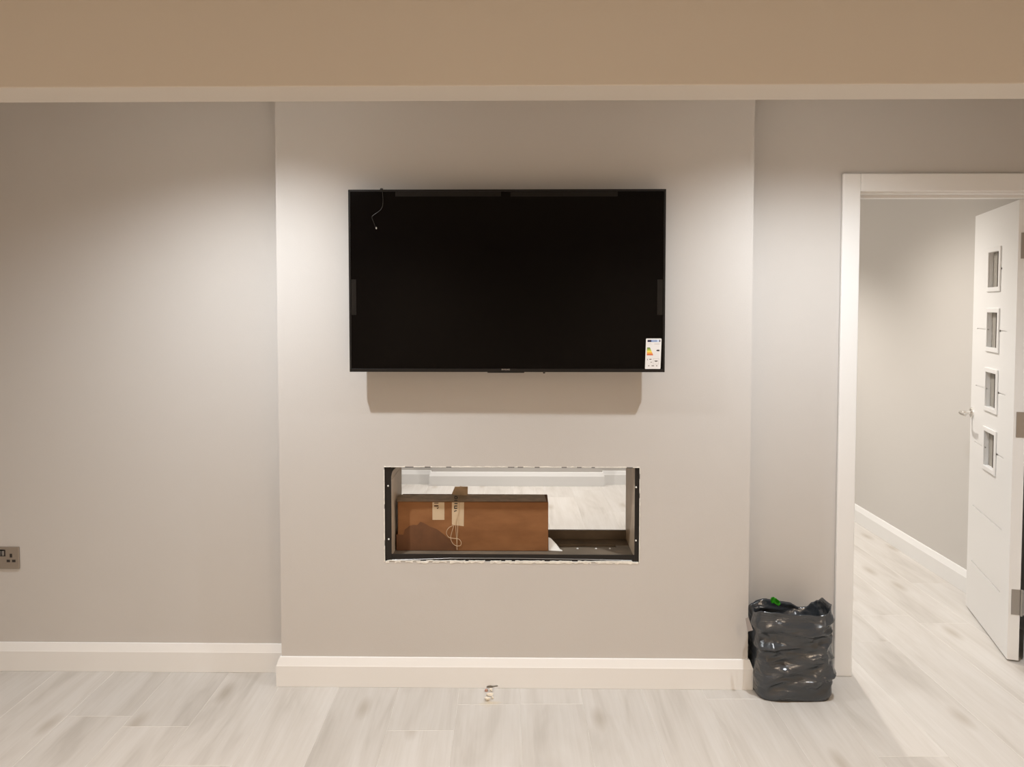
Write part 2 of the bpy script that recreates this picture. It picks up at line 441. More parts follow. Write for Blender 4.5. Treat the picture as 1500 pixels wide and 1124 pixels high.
slab('wall_right', XR, XR + .1, YR - .1, YW, 0, CEIL, 'wall', 'grey painted side wall beyond the doorway')
slab('wall_rear', XL, XR, YR - .1, YR, 0, CEIL, 'wall', 'grey painted wall facing the television')
slab('wall_hall', HX, HX + .1, YW, 6.8, 0, CEIL, 'hall_wall', 'grey hall wall seen through the open doorway')
slab('wall_hall_end', 1.15, HX + .1, 6.8, 6.9, 0, CEIL, 'hall_wall', 'grey end wall of the hall')
slab('wall_partition', 1.15, 1.25, YW, 6.8, 0, CEIL, 'hall_wall', 'partition wall between hall and the room behind the fireplace')
slab('wall_far', XL, 1.15, YF, YF + .1, 0, CEIL, 'wall', 'far wall of the room seen through the fireplace hole')
slab('wall_far_left', XL - .1, XL, YW, YF + .1, 0, CEIL, 'wall', 'side wall of the room behind the fireplace')
FCX0, FCX1 = PY(630, 700, 6.48).x, PY(884, 700, 6.48).x
YFC = 6.575
slab('wall_far_chimney', FCX0, FCX1, YFC, YF, 0, CEIL, 'wall', 'chimney breast in the room seen through the fireplace hole')
slab('ceiling', XL - .1, HX + .5, YR - .1, 6.9, CEIL, CEIL + .1, 'ceiling', 'white ceiling above the beam', 'ceiling')
BZ = PY(750, 148, BEAM1).z
bm = bmesh.new(); box(bm, XL, XR, BEAM0, BEAM1, BZ, CEIL)
tag(finish('ceiling_beam', bm, 'ceiling', bevel=0.003, segs=2), 'boxed beam spanning the room below the ceiling', 'beam', kind='structure')

# ------------------------------------------------------------------ skirting
PROF = [(0, 0), (0.018, 0), (0.018, 0.085), (0.0165, 0.088), (0.008, 0.113), (0.0065, 0.1175), (0.004, 0.119), (0, 0.119)]
def skirt(name, path, label):
    bm = bmesh.new(); sweep(bm, path, [(o, z + 0.0006) for o, z in PROF])
    return tag(finish(name, bm, 'gloss'), label, 'baseboard', kind='structure')
skirt('baseboard_left', [(XL, YB), (CHX0, YB)], 'white skirting board along the alcove under the socket')
sk = skirt('baseboard_chimney', [(CHX0, YB - 0.018), (CHX0, YC), (CHX1, YC), (CHX1, YB - 0.018)], 'white skirting board wrapped around the chimney breast')
skirt('baseboard_right', [(CHX1, YB), (1.29, YB)], 'white skirting board behind the bin bag')
skirt('baseboard_hall', [(HX, 6.8), (HX, YW + 0.02)], 'white skirting board along the hall wall')
skirt('baseboard_far_left', [(XL, YF), (FCX0, YF)], 'white skirting on the far wall left of its chimney breast')
skirt('baseboard_far_right', [(FCX1, YF), (1.15, YF)], 'white skirting on the far wall by the hall partition')
skirt('baseboard_far_chimney', [(FCX0, YF - .018), (FCX0, YFC), (FCX1, YFC), (FCX1, YF - .018)], 'white skirting around the far chimney breast')
# ragged hole broken out of the bottom edge of the chimney skirting
bm = bmesh.new()
hp = [(712.5, 1006), (719, 1003.5), (720.5, 1005.2), (729, 1004.2), (729.5, 1006), (722, 1008), (720, 1010), (713, 1010)]
pts = [PY(u, v, YC - 0.018) for u, v in hp]
prism(bm, [(p.x, p.z) for p in pts], lambda a, b_, d: (a, d, b_), YC - 0.03, YC - 0.001)
cut = finish('cutter', bm, 'plaster')
md = sk.modifiers.new('hole', 'BOOLEAN'); md.operation = 'DIFFERENCE'; md.object = cut; md.solver = 'EXACT'
bpy.context.view_layer.update()
me = bpy.data.meshes.new_from_object(sk.evaluated_get(bpy.context.evaluated_depsgraph_get()))
sk.modifiers.clear(); sk.data = me
bpy.data.objects.remove(cut)

# ------------------------------------------------------------------ broken plaster around the fireplace hole
def ragged(name, horizontal, fixed_z, a0, a1, sgn, lo, hi, seed, step=0.011):
    rg = random.Random(seed); bm = bmesh.new(); a = a0; cur = []
    def flush():
        if len(cur) > 1:
            inner = [(x, fixed_z - sgn * 0.0015) for x, h in cur]; outer = [(x, fixed_z + sgn * h) for x, h in reversed(cur)]
            prism(bm, inner + outer, (lambda p, q, d: (p, d, q)) if horizontal else (lambda p, q, d: (q, d, p)), YC - 0.0016, YC + 0.004)
        cur.clear()
    while a < a1:
        if rg.random() < 0.10: flush(); a += step * 0.7; continue
        cur.append((a, rg.uniform(lo, hi))); a += step * rg.uniform(0.5, 1.5)
    flush()
    return finish(name, bm, 'plaster', chim)
ragged('plaster_edge', True, FZ0, FX0 + .004, FX1, -1, 0.001, 0.0075, 5)
ragged('plaster_edge', True, FZ0 + 0.0035, FX0 + .01, FX1 - .02, 1, 0.000, 0.0022, 15)
ragged('plaster_edge', True, FZ1, FX0, FX1, 1, 0.0005, 0.004, 6)
ragged('plaster_edge', False, FX0, FZ0, FZ1, -1, 0.0003, 0.003, 8)
ragged('plaster_edge', False, FX1, FZ0, FZ1, 1, 0.0003, 0.002, 9)

# ------------------------------------------------------------------ steel fireplace liner
YL = 3.355                                     # back of the liner
fp = tag(empty('fireplace_liner', ((FX0 + FX1) / 2, YC, FZ0)), 'open black steel fireplace liner set through the chimney breast', 'fireplace')
e = 0.0015
ix0, ix1 = PY(573.5, 754, YC + .012).x, PY(929.5, 754, YC + .012).x
TZ = FZ0 + 0.016                               # tray surface
for n_, a0, a1 in (('flange', FX0 + e, ix0), ('flange', ix1, FX1 - e)):
    mkbox(n_, a0, a1, YC + 0.006, YC + 0.012, FZ0 + e, FZ1 - e, 'black', fp)
zs_ = FZ1 - 0.058
mkbox('side_panel', FX0 + e, ix0, YC + 0.0121, YL, zs_ + .0015, FZ1 - 0.004, 'jamb', fp, bevel=0.001)
mkbox('side_panel', FX0 + e, ix0, YC + 0.0121, YL, FZ0 + e, zs_, 'jamb', fp, bevel=0.001)
mkbox('side_panel', ix1, FX1 - e, YC + 0.0121, YL, FZ0 + e, FZ1 - 0.004, 'jamb', fp)
mkbox('top_panel', FX0 + e, FX1 - e, YC + 0.006, YL, FZ1 - 0.0038, FZ1 - 0.001, 'black', fp)
bm = bmesh.new()                               # added black sheet, shaped like the rounded shadow in the top corner
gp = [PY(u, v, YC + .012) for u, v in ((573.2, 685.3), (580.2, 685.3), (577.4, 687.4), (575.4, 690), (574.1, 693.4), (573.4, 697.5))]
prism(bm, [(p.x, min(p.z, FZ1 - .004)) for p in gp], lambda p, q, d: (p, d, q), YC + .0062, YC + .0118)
finish('corner_shade', bm, 'black', fp)
# tray with a sunk slot
rx0, rx1 = PZ(819, 803, TZ).x, PZ(903, 803, TZ).x
ry0, ry1 = PZ(850, 802.5, TZ).y, PZ(850, 797.5, TZ).y
bm = bmesh.new()
grid_panel(bm, [ix0, rx0, rx1, ix1], [YC + 0.014, ry0, ry1, YL - .016], lambda i, j: 0.007 if (i, j) == (1, 1) else 0.0, TZ - FZ0 - e,
           lambda a, b_, d: (a, b_, TZ - d))
finish('tray', bm, 'tray', fp)
mkbox('front_lip', ix0, ix1, YC + 0.006, YC + 0.0135, FZ0 + e, PY(750, 812.5, YC + .01).z, 'black', fp, bevel=0.001)
bm = bmesh.new()                               # thin bright edge of sheet along the front
tube(bm, [PY(u, v, YC + .004) for u, v in ((575, 820.5), (620, 819.5), (660, 818), (760, 818.2), (860, 819.8), (925, 821.5))], 0.0014, 6)
finish('edge_trim', bm, 'brushed', fp)
mkbox('rear_upstand', ix0, ix1, YL - 0.0155, YL, FZ0 + e, PY(860, 777.5, YL - 0.0155).z, 'tray', fp, bevel=0.001)
for (u, v, yy) in ((568.5, 712, .006), (569.5, 790, .006), (931.8, 714, .006), (931.5, 792, .006)):
    bm = bmesh.new(); p = PY(u, v, YC + yy); disc(bm, p, (0, -1, 0), 0.0035, 0.003, 14, 0.001); finish('screw', bm, 'screw', fp)
for u in (846, 873, 893.5):
    bm = bmesh.new(); p = PZ(u, 804.3, TZ); disc(bm, p, (0, 0, 1), 0.0045, 0.0035, 14, 0.0012); finish('screw', bm, 'screw', fp)

# ------------------------------------------------------------------ cardboard box on the tray
BX0, BX1 = ix0 + 0.0125, PZ(803, 807.5, TZ).x
BY0 = PZ(700, 807.5, TZ).y; BY1 = YL - 0.02
BZ0 = TZ + 0.0006; BZ1 = PY(700, 735.8, BY0).z
BY1 = min(BY1, PZ(700, 724, BZ1).y)
bx = tag(empty('cardboard_box', ((BX0 + BX1) / 2, (BY0 + BY1) / 2, BZ0)), 'long brown cardboard box lying inside the fireplace hole', 'box')
bm = bmesh.new(); box(bm, BX0, BX1, BY0, BY1, BZ0, BZ1)
finish('carton', bm, 'card', bx, bevel=0.0025, segs=2)
def front(u, v): p = PY(u, v, BY0); return (p.x, p.z)
def on_top(u, v): p = PZ(u, v, BZ1); return (p.x, p.y)
fmap = lambda a, b_, d: (a, BY0 - d, b_)
tmap = lambda a, b_, d: (a, b_, BZ1 + d)
def fpatch(name, px, m, d0, d1, parent=bx):
    bm = bmesh.new(); prism(bm, [front(*p) for p in px], fmap, d0, d1); return finish(name, bm, m, parent)
def tpatch(name, px, m, d0, d1, parent=bx):
    bm = bmesh.new(); prism(bm, [on_top(*p) for p in px], tmap, d0, d1); return finish(name, bm, m, parent)
tpatch('tape', [(581, 735), (800.5, 735), (797.5, 725), (583, 725)], 'tape', 0.0001, 0.0005)
fpatch('dark_patch', [(580.5, 783), (591, 783.5), (593, 776), (600, 770.5), (606, 769), (611, 769.5), (616, 764.5), (622, 767), (630, 771.5),
                      (640, 775.5), (650, 783), (662, 794), (667, 800), (668, 806.5), (581, 806.5)], 'card_dark', 0.0001, 0.0006)  # darker brown patch over the lower left of the carton front
# labels
lb = fpatch('paper_label', [(633.5, 736), (651, 736), (651, 761.8), (633.5, 761.8)], 'kraft_label', 0.0001, 0.0008)
lb2 = fpatch('paper_label', [(662, 736), (679.8, 736), (679.3, 771), (662, 769)], 'kraft_label', 0.0001, 0.0008)
tl = tpatch('paper_label', [(659.5, 735.3), (681.5, 735.3), (681, 725.8), (660.3, 725.8)], 'kraft_label', 0.0006, 0.0012)
def ink_f(parent, px, m): return fpatch('print', px, m, 0.0009, 0.0011, parent)
ink_f(lb, [(636, 736.6), (642.3, 736.6), (642.3, 737.8), (636, 737.8)], 'brown_ink')
ink_f(lb, [(636, 740.2), (642.3, 740.2), (642.3, 742.3), (636, 742.3)], 'brown_ink')
ink_f(lb, [(639.9, 744.2), (641.7, 743.6), (642.7, 742.3), (642.7, 744), (641.5, 745.6), (640, 745.4)], 'brown_ink')
for px in ([(665.6, 737), (670.2, 737), (670.2, 738.6), (665.6, 738.6)],
           [(665.4, 740.6), (670, 740.6), (670, 742.2), (665.4, 742.2)],
           [(665.2, 742.2), (666.6, 742.2), (666.6, 745.8), (665.2, 745.8)],
           [(666.6, 744.4), (669.8, 744), (670, 745.4), (667, 746)],
           [(665.2, 748.4), (669.2, 747.6), (669, 749), (667, 749.4), (665.2, 750.4)]):
    ink_f(lb2, px, 'ink')
def ink_t(px): return tpatch('print', px, 'ink', 0.0013, 0.0015, tl)
ink_t([(665.8, 727.2), (669.6, 727.2), (669.6, 728.4), (665.8, 728.4)])
ink_t([(665.8, 728.4), (667, 728.4), (667, 731.6), (665.8, 731.6)])
ink_t([(668.8, 728.4), (670.4, 728.4), (670.4, 731), (668.8, 731)])
ink_t([(665.8, 731), (669.6, 731), (669.6, 732), (665.8, 732)])
ink_t([(665.4, 733.6), (670, 733.6), (670, 734.9), (665.4, 734.9)])
# grey tape flap standing up at the back of the top
bm = bmesh.new()
fy = BY1 - 0.03
poly = [PY(u, v, fy) for u, v in ((661.5, 724.6), (666, 714.2), (673.8, 714.0), (674.6, 713), (675.4, 714), (685, 714.2), (685, 727.5), (681, 728))]
poly = [(p.x, max(p.z, BZ1 + 0.0012)) for p in poly]
prism(bm, poly, lambda a, b_, d: (a, fy + d + (b_ - BZ1) * 0.35, b_), 0, 0.0012)
finish('tape_flap', bm, 'tape', bx)
# cord tied round the box, its loose end hanging in loops
def cordpts(px, lift): return catmull([PY(u, v, BY0 - lift) for u, v in px], 7)
bm = bmesh.new()
tube(bm, [PZ(673.6, 725.5, BZ1 + 0.002)] + [PZ(672.5, 733.5, BZ1 + 0.002)] + cordpts([(672.3, 737), (672, 752), (668.2, 764), (667.8, 774), (668.8, 790), (669.8, 806)], 0.0026), 0.0011, 7)
tube(bm, cordpts([(671, 752), (670.7, 770), (669.3, 800), (669.8, 806)], 0.0048), 0.0010, 7)
tube(bm, cordpts([(667, 769), (658, 773), (654, 780), (657, 787), (664, 789), (672, 790), (675.6, 795), (674, 799.5), (668, 799.8), (663, 796), (660.3, 789), (661.5, 781), (664.5, 771)], 0.0042), 0.0010, 7)
finish('cord', bm, 'cord', bx, smooth=True)
# white curled foam sheet beside the box
bm = bmesh.new(); rows = []
out = [((803.5, 789.5), (803.3, 806.5)), ((807, 790.3), (806, 807)), ((811, 794), (809.5, 807.3)), ((815.5, 798.2), (813, 807.6)), ((820.3, 804.5), (818.5, 807.8)), ((823.6, 807.3), (823.4, 808))]
ys = BY0 + 0.02
for i, (a, c) in enumerate(out):
    col_ = []
    zt = max(PY(*a, ys).z, TZ + .0012)
    for k in range(6):
        t = k / 5
        z = TZ + 0.0012 + (zt - TZ - .0012) * t
        x = PY(*a, ys).x
        col_.append((x, ys - 0.012 * (1 - t) ** 2 - 0.01 * i / 5 + 0.02 * t * t * (1 - i / 5), z))
    rows.append(col_)
for th in (0, 0.0015):
    vr = [[bm.verts.new((x, y + th, z)) for x, y, z in r] for r in rows]
    for i in range(len(vr) - 1):
        for k in range(5):
            bm.faces.new((vr[i][k], vr[i + 1][k], vr[i + 1][k + 1], vr[i][k + 1]))
tag(finish('foam_sheet', bm, 'paper', smooth=True), 'white curled scrap sticking out beside the cardboard box', 'scrap')

# ------------------------------------------------------------------ television
YT = YC - 0.092                                 # front of the screen
a, c = PY(510.3, 277.5, YT), PY(973.8, 545.3, YT)
a2, c2 = PY(512, 545, YT), PY(975.5, 277.5, YT)
TX0, TX1 = (a.x + a2.x) / 2, (c.x + c2.x) / 2
TZ0, TZ1 = (c.z + a2.z) / 2, (a.z + c2.z) / 2
tv = tag(empty('television', ((TX0 + TX1) / 2, YT, TZ0)), 'large black flat television mounted on the chimney breast', 'television')
mkbox('back_cover', TX0 + .001, TX1 - .001, YT + 0.004, YT + 0.022, TZ0 + .001, TZ1 - .001, 'bezel', tv, bevel=0.002)
bm = bmesh.new()
bw, bb = 0.008, 0.0125
grid_panel(bm, [TX0, TX0 + bw, TX1 - bw, TX1], [TZ0, TZ0 + bb, TZ1 - bw, TZ1], lambda i, j: None if (i, j) == (1, 1) else 0.0, 0.010,
           lambda p, q, d: (p, YT - 0.002 + d, q))
finish('bezel', bm, 'bezel', tv, bevel=0.0008, segs=1)
mkbox('screen', TX0 + bw, TX1 - bw, YT, YT + 0.0038, TZ0 + bb, TZ1 - bw, 'screen', tv)
mkbox('electronics_housing', TX0 + .22, TX1 - .22, YT + 0.0221, YT + 0.055, TZ0 + .06, TZ1 - .25, 'bezel', tv, bevel=0.01)
mkbox('wall_bracket', TX0 + .42, TX1 - .42, YT + 0.0552, YC - 0.0005, TZ0 + .12, TZ1 - .30, 'black', tv, bevel=0.002)
def ts(u, v, yy=YT): p = PY(u, v, yy); return p.x, p.z
x0, z1 = ts(714, 544.5); x1, z0 = ts(768, 546.6)
mkbox('receiver_bar', x0, x1, YT + 0.003, YT + 0.02, z0, TZ0 + .0015, 'bezel', tv, bevel=0.0008)
bm = bmesh.new(); p = PY(797, 545.6, YT + .006); disc(bm, p, (0, 0, -1), 0.0045, 0.004, 12, 0.001); finish('power_button', bm, 'black', tv)
cx_, cz_ = ts(740.8, 541.6)
logo = text_mesh('SAMSUNG', 0.0075, lambda p, q, d: (cx_ + p * 0.95, YT - 0.0023, cz_ + q))
finish('logo', logo, 'logo', tv)
for (u0, v0, u1, v1) in ((579, 281.2, 734, 287.5), (748, 281.2, 905, 287.5), (514.6, 409.5, 522, 461.5), (963, 409.5, 970.6, 461.5)):
    x0, z1 = ts(u0, v0); x1, z0 = ts(u1, v1)
    mkbox('film_tab', x0, x1, YT - 0.0009, YT - 0.0001, z0, min(z1, TZ1 - bw - .0005), 'film', tv)
# energy label
lx0, lz1 = ts(946.2, 496.0); lx1, lz0 = ts(968.6, 540.6)
sh = -0.0035                                    # the label hangs slightly skew
YLb = YT - 0.0024
def lab(a_, b_, d): return (lx0 + (lx1 - lx0) * a_ + sh * (1 - b_) , YLb - d, lz0 + (lz1 - lz0) * b_)
bm = bmesh.new()
rr = [(0.03, 0), (0.97, 0), (1, .015), (1, .985), (.97, 1), (.03, 1), (0, .985), (0, .015)]
prism(bm, rr, lab, -0.0004, 0.0004); el = finish('energy_label', bm, 'label', tv)
el['label'] = 'white energy rating sticker with a coloured scale'
def lp(name, poly, m):
    bm = bmesh.new(); prism(bm, poly, lab, 0.0004, 0.0006); return finish(name, bm, m, el)
def rect(x0, x1, y0, y1): return [(x0, y0), (x1, y0), (x1, y1), (x0, y1)]
lp('flag', rect(.10, .34, .885, .955), 'navy')
lp('title_band', rect(.34, .70, .885, .955), 'blue')
lp('title_band', rect(.70, .84, .885, .955), 'pale_blue')
lp('print', rect(.86, .92, .885, .955), 'navy')
finish('print', text_mesh('ENERG', 0.0042, lambda p, q, d: Vector(lab(0.52, 0.92, 0.0008)) + Vector((p, 0, q))), 'label', el)
finish('print', text_mesh('SAMSUNG', 0.0028, lambda p, q, d: Vector(lab(0.25, 0.823, 0.0006)) + Vector((p, 0, q))), 'grey_ink', el)
lp('print', rect(.54, .90, .815, .826), 'grey_ink')
for i in range(7):
    y1 = .705 - i * .037; w = .18 + i * .034
    lp('rating_band', [(.09, y1 - .033), (.09 + w + .03, y1 - .033), (.09 + w, y1), (.09, y1)], 'e%d' % (i + 1))
lp('rating_arrow', [(.68, .608), (.74, .584), (.89, .584), (.89, .632), (.74, .632)], 'ink')
fr = [(.51, .16), (.88, .16), (.88, .345), (.51, .345)]
for (x0, x1, y0, y1) in ((.51, .88, .342, .347), (.51, .88, .158, .163), (.51, .52, .158, .347), (.87, .88, .158, .347)):
    lp('print', rect(x0, x1, y0, y1), 'grey_ink')
for (x0, x1, y0, y1, m) in ((.60, .80, .25, .275, 'ink'), (.64, .76, .232, .25, 'grey_ink'), (.12, .17, .285, .335, 'grey_ink'), (.26, .40, .305, .33, 'brown_ink'),
                            (.34, .44, .205, .235, 'grey_ink'), (.20, .28, .085, .125, 'grey_ink'), (.42, .58, .085, .125, 'grey_ink'), (.71, .79, .085, .125, 'grey_ink')):
    lp('print', rect(x0, x1, y0, y1), m)
# thin lead draped over the top edge
ld = empty('sensor_lead', PY(550, 334, YT - 0.004)); tag(ld, 'thin black lead with a shiny tip hanging over the television edge', 'cable')
bm = bmesh.new()
zt = TZ1
pts = [Vector((PY(557.5, 277, YT).x, YT + 0.03, zt - 0.02)), Vector((PY(557.8, 277, YT).x, YT + 0.026, zt + 0.0035)), Vector((PY(559, 276, YT).x, YT + 0.006, zt + 0.0048)),
       Vector((PY(560, 276, YT).x, YT - 0.0048, zt + 0.002))] + [PY(u, v, YT - dd) for u, v, dd in ((560.6, 284, .0045), (561, 298, .0035), (558, 307, .0035), (551, 312.5, .0035), (545.5, 316.5, .0035), (545, 319.5, .0035), (547.6, 326, .0035), (550.2, 333.5, .004))]
tube(bm, catmull(pts, 6), 0.0012, 8)
finish('wire', bm, 'cable', ld, smooth=True)
bm = bmesh.new(); bmesh.ops.create_uvsphere(bm, u_segments=14, v_segments=8, radius=0.0042)
bmesh.ops.scale(bm, vec=(0.8, 0.8, 1.2), verts=bm.verts); bmesh.ops.translate(bm, verts=bm.verts, vec=PY(551.3, 334.2, YT - 0.0048))
finish('bulb', bm, 'tip', ld, smooth=True)
bm = bmesh.new(); q = PY(559, 277, YT + .008); disc(bm, (q.x, q.y, zt + 0.0006), (0, 0, 1), 0.0058, 0.006, 14, 0.002); finish('clip', bm, 'cable', ld)

# ------------------------------------------------------------------ double socket on the alcove wall
s1, s0 = PY(29.5, 801, YB), PY(29.5, 833, YB)
PWD, PHT = 0.147, s1.z - s0.z
sx1 = (s1.x + s0.x) / 2; sx0 = sx1 - PWD; sz0, sz1 = s0.z, s1.z
so = tag(empty('wall_socket', ((sx0 + sx1) / 2, YB, sz0)), 'brushed steel double power socket on the alcove wall', 'socket')
mkbox('plate', sx0, sx1, YB - 0.0075, YB - 0.0002, sz0, sz1, 'socket', so, bevel=0.0022)
def smap(u, v): p = PY(u, v, YB - 0.0075); return p.x, p.z
cxm = (sx0 + sx1) / 2
def pair(fn):
    for s in (1, -1): fn(s)
def hole(s, u0, v0, u1, v1, m, d, name, bev=0.0004):
    xa, za = smap(u0, v0); xb, zb = smap(u1, v1)
    if s < 0: xa, xb = 2 * cxm - xb, 2 * cxm - xa
    return mkbox(name, xa, xb, YB - 0.0076 - d, YB - 0.0070, zb, za, m, so, bevel=bev)
for s in (1, -1):
    hole(s, 14.2, 811.5, 17.8, 817, 'insert', 0.0004, 'pin_hole', 0)
    hole(s, 9.8, 820.2, 14.8, 823.8, 'insert', 0.0004, 'pin_hole', 0)
    hole(s, 17.6, 820.2, 22.8, 823.8, 'insert', 0.0004, 'pin_hole', 0)
    hole(s, -1.5, 805.5, 8, 815.3, 'insert', 0.0008, 'rocker_surround', 0.0003)
    hole(s, 1.2, 807, 6.3, 814.2, 'brushed', 0.003, 'rocker', 0.0008)
    bm = bmesh.new(); disc(bm, (cxm + s * 0.0603, YB - 0.0075, (sz0 + sz1) / 2), (0, -1, 0), 0.003, 0.0008, 14); finish('screw', bm, 'socket', so)

# ------------------------------------------------------------------ doorway trim
tr = tag(empty('trim_1', ((DX0 + DX1) / 2, YB, 0)), 'white painted door frame and architrave around the hall doorway', 'door frame', kind='structure')
LT = 0.030
AX = PY(1227.8, 660, YB - .018).x               # outer edge of the architrave
AT = PY(1300, 254, YB - .018).z
OX0, OX1, OZ = DX0 + LT, DX1 - LT, DZ - LT      # clear opening
mkbox('lining', DX0 + .0005, OX0, YB - .0005, YW + .0005, 0, OZ, 'gloss', tr, bevel=0.0012)
mkbox('lining', OX1, DX1 - .0005, YB - .0005, YW + .0005, 0, OZ, 'gloss', tr, bevel=0.0012)
mkbox('lining', DX0 + .0005, DX1 - .0005, YB - .0005, YW + .0005, OZ, DZ - .0005, 'gloss', tr, bevel=0.0012)
aw = (OX0 - .006) - AX
for (x0, x1, z0, z1) in ((AX, OX0 - .006, 0, AT), (OX1 + .006, OX1 + .006 + aw, 0, AT), (OX0 - .006, OX1 + .006, OZ + .006, AT)):
    bm = bmesh.new(); box(bm, x0, x1, YB - .018, YB - .0007, z0, z1)
    finish('architrave', bm, 'gloss', tr, bevel=0.0045, segs=3)
mkbox('door_stop', OX0, OX0 + .012, YB + .05, YB + .08, 0, OZ - .012, 'gloss', tr, bevel=0.001)
mkbox('door_stop', OX0, OX1, YB + .05, YB + .08, OZ - .012, OZ, 'gloss', tr, bevel=0.001)

# ------------------------------------------------------------------ open door
A = PZ(1475, 966, 0.008); Lp = PZ(1414.8, 886.2, 0.008)
dv = Vector((Lp.x - A.x, Lp.y - A.y, 0)); DW = dv.length; dv.normalize()
nv = Vector((-dv.y, dv.x, 0))                    # out of the visible face (towards -x)
if nv.x > 0: nv = -nv
DT, DH, DZ0 = 0.044, 2.006, 0.008
def dmap(s, z, d): return A + dv * s - nv * d + Vector((0, 0, z - 0.008))     # d into the leaf
def DP(u, v, off=0.0):                           # pixel -> (s, z) on the visible face
    r_ = ray(u, v); o = Vector((0, 0, CAM_H)); t = (A + nv * off - o).dot(nv) / r_.dot(nv)
    p = o + r_ * t; return (p - A).dot(dv), p.z
dr = tag(empty('door_1', (A.x, A.y, 0)), 'white panelled door with four small panes, standing open into the hall', 'door', kind='structure')
panes = [((1450, 368.5), (1465.2, 421.5)), ((1447.6, 457.5), (1462.6, 509.8)), ((1444.6, 546.3), (1459.8, 597.5)), ((1442.0, 634), (1457.2, 686))]
ps = []
for (ua, va), (ub, vb) in panes:
    um = (ua + ub) / 2
    zt_ = DP(um, va)[1]; zb_ = DP(um, vb)[1]
    ps.append((DP(ub, (va + vb) / 2)[0], DP(ua, (va + vb) / 2)[0], zb_, zt_))
s0m = sum(p[0] for p in ps) / 4; s1m = sum(p[1] for p in ps) / 4
hgt = sum(p[3] - p[2] for p in ps) / 4
zc = [(p[2] + p[3]) / 2 for p in ps]
step_ = (zc[0] - zc[3]) / 3; zmid = sum(zc) / 4
zc = [zmid + step_ * (1.5 - i) for i in range(4)]
# leaf: holes for the panes, thin routed grooves
gs0, gs1 = 0.115 * DW / 0.635, DW - 0.075
g_lo = [DP(1441, 754)[1] , DP(1438, 838)[1]]
grooves = [zc[1], zc[2], zc[3]] + g_lo
gh = 0.0028
sl = [0, gs0, s0m, s1m, gs1, DW]
zset = {DZ0, DH}
for z in zc: zset |= {z - hgt / 2, z + hgt / 2}
for g in grooves: zset |= {g - gh, g + gh}
zl = sorted(zset)
def leaf_depth(i, j):
    zm = (zl[j] + zl[j + 1]) / 2
    if i == 2 and any(abs(zm - z) < hgt / 2 for z in zc): return None
    if i in (1, 2, 3) and any(abs(zm - g) < gh for g in grooves): return 0.004
    return 0.0
bm = bmesh.new(); grid_panel(bm, sl, zl, leaf_depth, DT, dmap)
finish('leaf', bm, 'gloss', dr)
for z in zc:
    bd = 0.020
    S = [s0m - bd, s0m + .001, s1m - .001, s1m + bd]; Z = [z - hgt / 2 - bd, z - hgt / 2 + .001, z + hgt / 2 - .001, z + hgt / 2 + bd]
    bm = bmesh.new(); grid_panel(bm, S, Z, lambda i, j: None if (i, j) == (1, 1) else 0.0, 0.0068, lambda s, q, d: dmap(s, q, d - 0.007))
    fr_ = finish('glazing_frame', bm, 'gloss', dr, bevel=0.002, segs=2)
    bm = bmesh.new(); grid_panel(bm, [s0m + .001, s1m - .001], [z - hgt / 2 + .001, z + hgt / 2 - .001], lambda i, j: 0.0, 0.006, lambda s, q, d: dmap(s, q, 0.016 + d))
    finish('pane', bm, 'glass', dr)
    sm = s0m + (s1m - s0m) * 0.50
    bm = bmesh.new(); grid_panel(bm, [sm - .006, sm + .006], [z - hgt / 2 + .001, z + hgt / 2 - .001], lambda i, j: 0.0, 0.003, lambda s, q, d: dmap(s, q, 0.0125 + d))
    finish('glazing_bar', bm, 'gasket', dr)
    bm = bmesh.new(); disc(bm, dmap(s0m - bd - 0.007, z, 0.0002), nv, 0.0045, 0.0015, 12); finish('screw', bm, 'gasket', dr)
# hinges
for (va, vb) in ((341, 379), (603.5, 640.5), (863, 899.5)):
    zt_, zb_ = PY(1487, va, A.y).z, PY(1487, vb, A.y).z
    K = A - nv * (DT + 0.004) - dv * 0.004
    h = empty('hinge', (0, 0, 0)); bpy.data.objects.remove(h)
    bm = bmesh.new()
    grid_panel(bm, [0.010, DT + 0.004], [zb_, zt_], lambda i, j: 0.0, 0.0025, lambda s, q, d: A - nv * s - dv * (0.0026 - d) + Vector((0, 0, q - 0.008)))
    hg = finish('hinge', bm, 'brushed', dr)
    bm = bmesh.new(); disc(bm, Vector((K.x, K.y, zb_ - 0.003)), (0, 0, 1), 0.0055, zt_ - zb_ + 0.006, 14, 0.001); finish('knuckle', bm, 'brushed', hg)
    bm = bmesh.new(); box(bm, K.x + .004, OX1 - .0002, K.y - .001, K.y + .0015, zb_, zt_); finish('hinge_leaf', bm, 'brushed', hg)
# handle
hs, hz = DP(1424.2, 604.5)
rc = dmap(hs, hz, 0)
bm = bmesh.new(); disc(bm, rc, nv, 0.026, 0.008, 24, 0.003); ros = finish('handle_rose', bm, 'chrome', dr, smooth=False)
bm = bmesh.new()
n0 = rc + nv * 0.008
hp = [n0, n0 + nv * 0.02, n0 + nv * 0.04, n0 + nv * 0.05 - dv * 0.012, n0 + nv * 0.052 - dv * 0.05 + Vector((0, 0, -.003)), n0 + nv * 0.05 - dv * 0.10 + Vector((0, 0, -.001))]
cp = catmull(hp, 6); tube(bm, cp, 0.009, 12, [0.0095 - 0.003 * i / len(cp) for i in range(len(cp))]); finish('lever', bm, 'chrome', dr, smooth=True)
bm = bmesh.new(); grid_panel(bm, [0.010, DT - .010], [hz - .06, hz + .10], lambda i, j: 0.0, 0.001, lambda s, q, d: A + dv * (DW + .0002 + d) - nv * s + Vector((0, 0, q - .008))); finish('latch_plate', bm, 'brushed', dr)
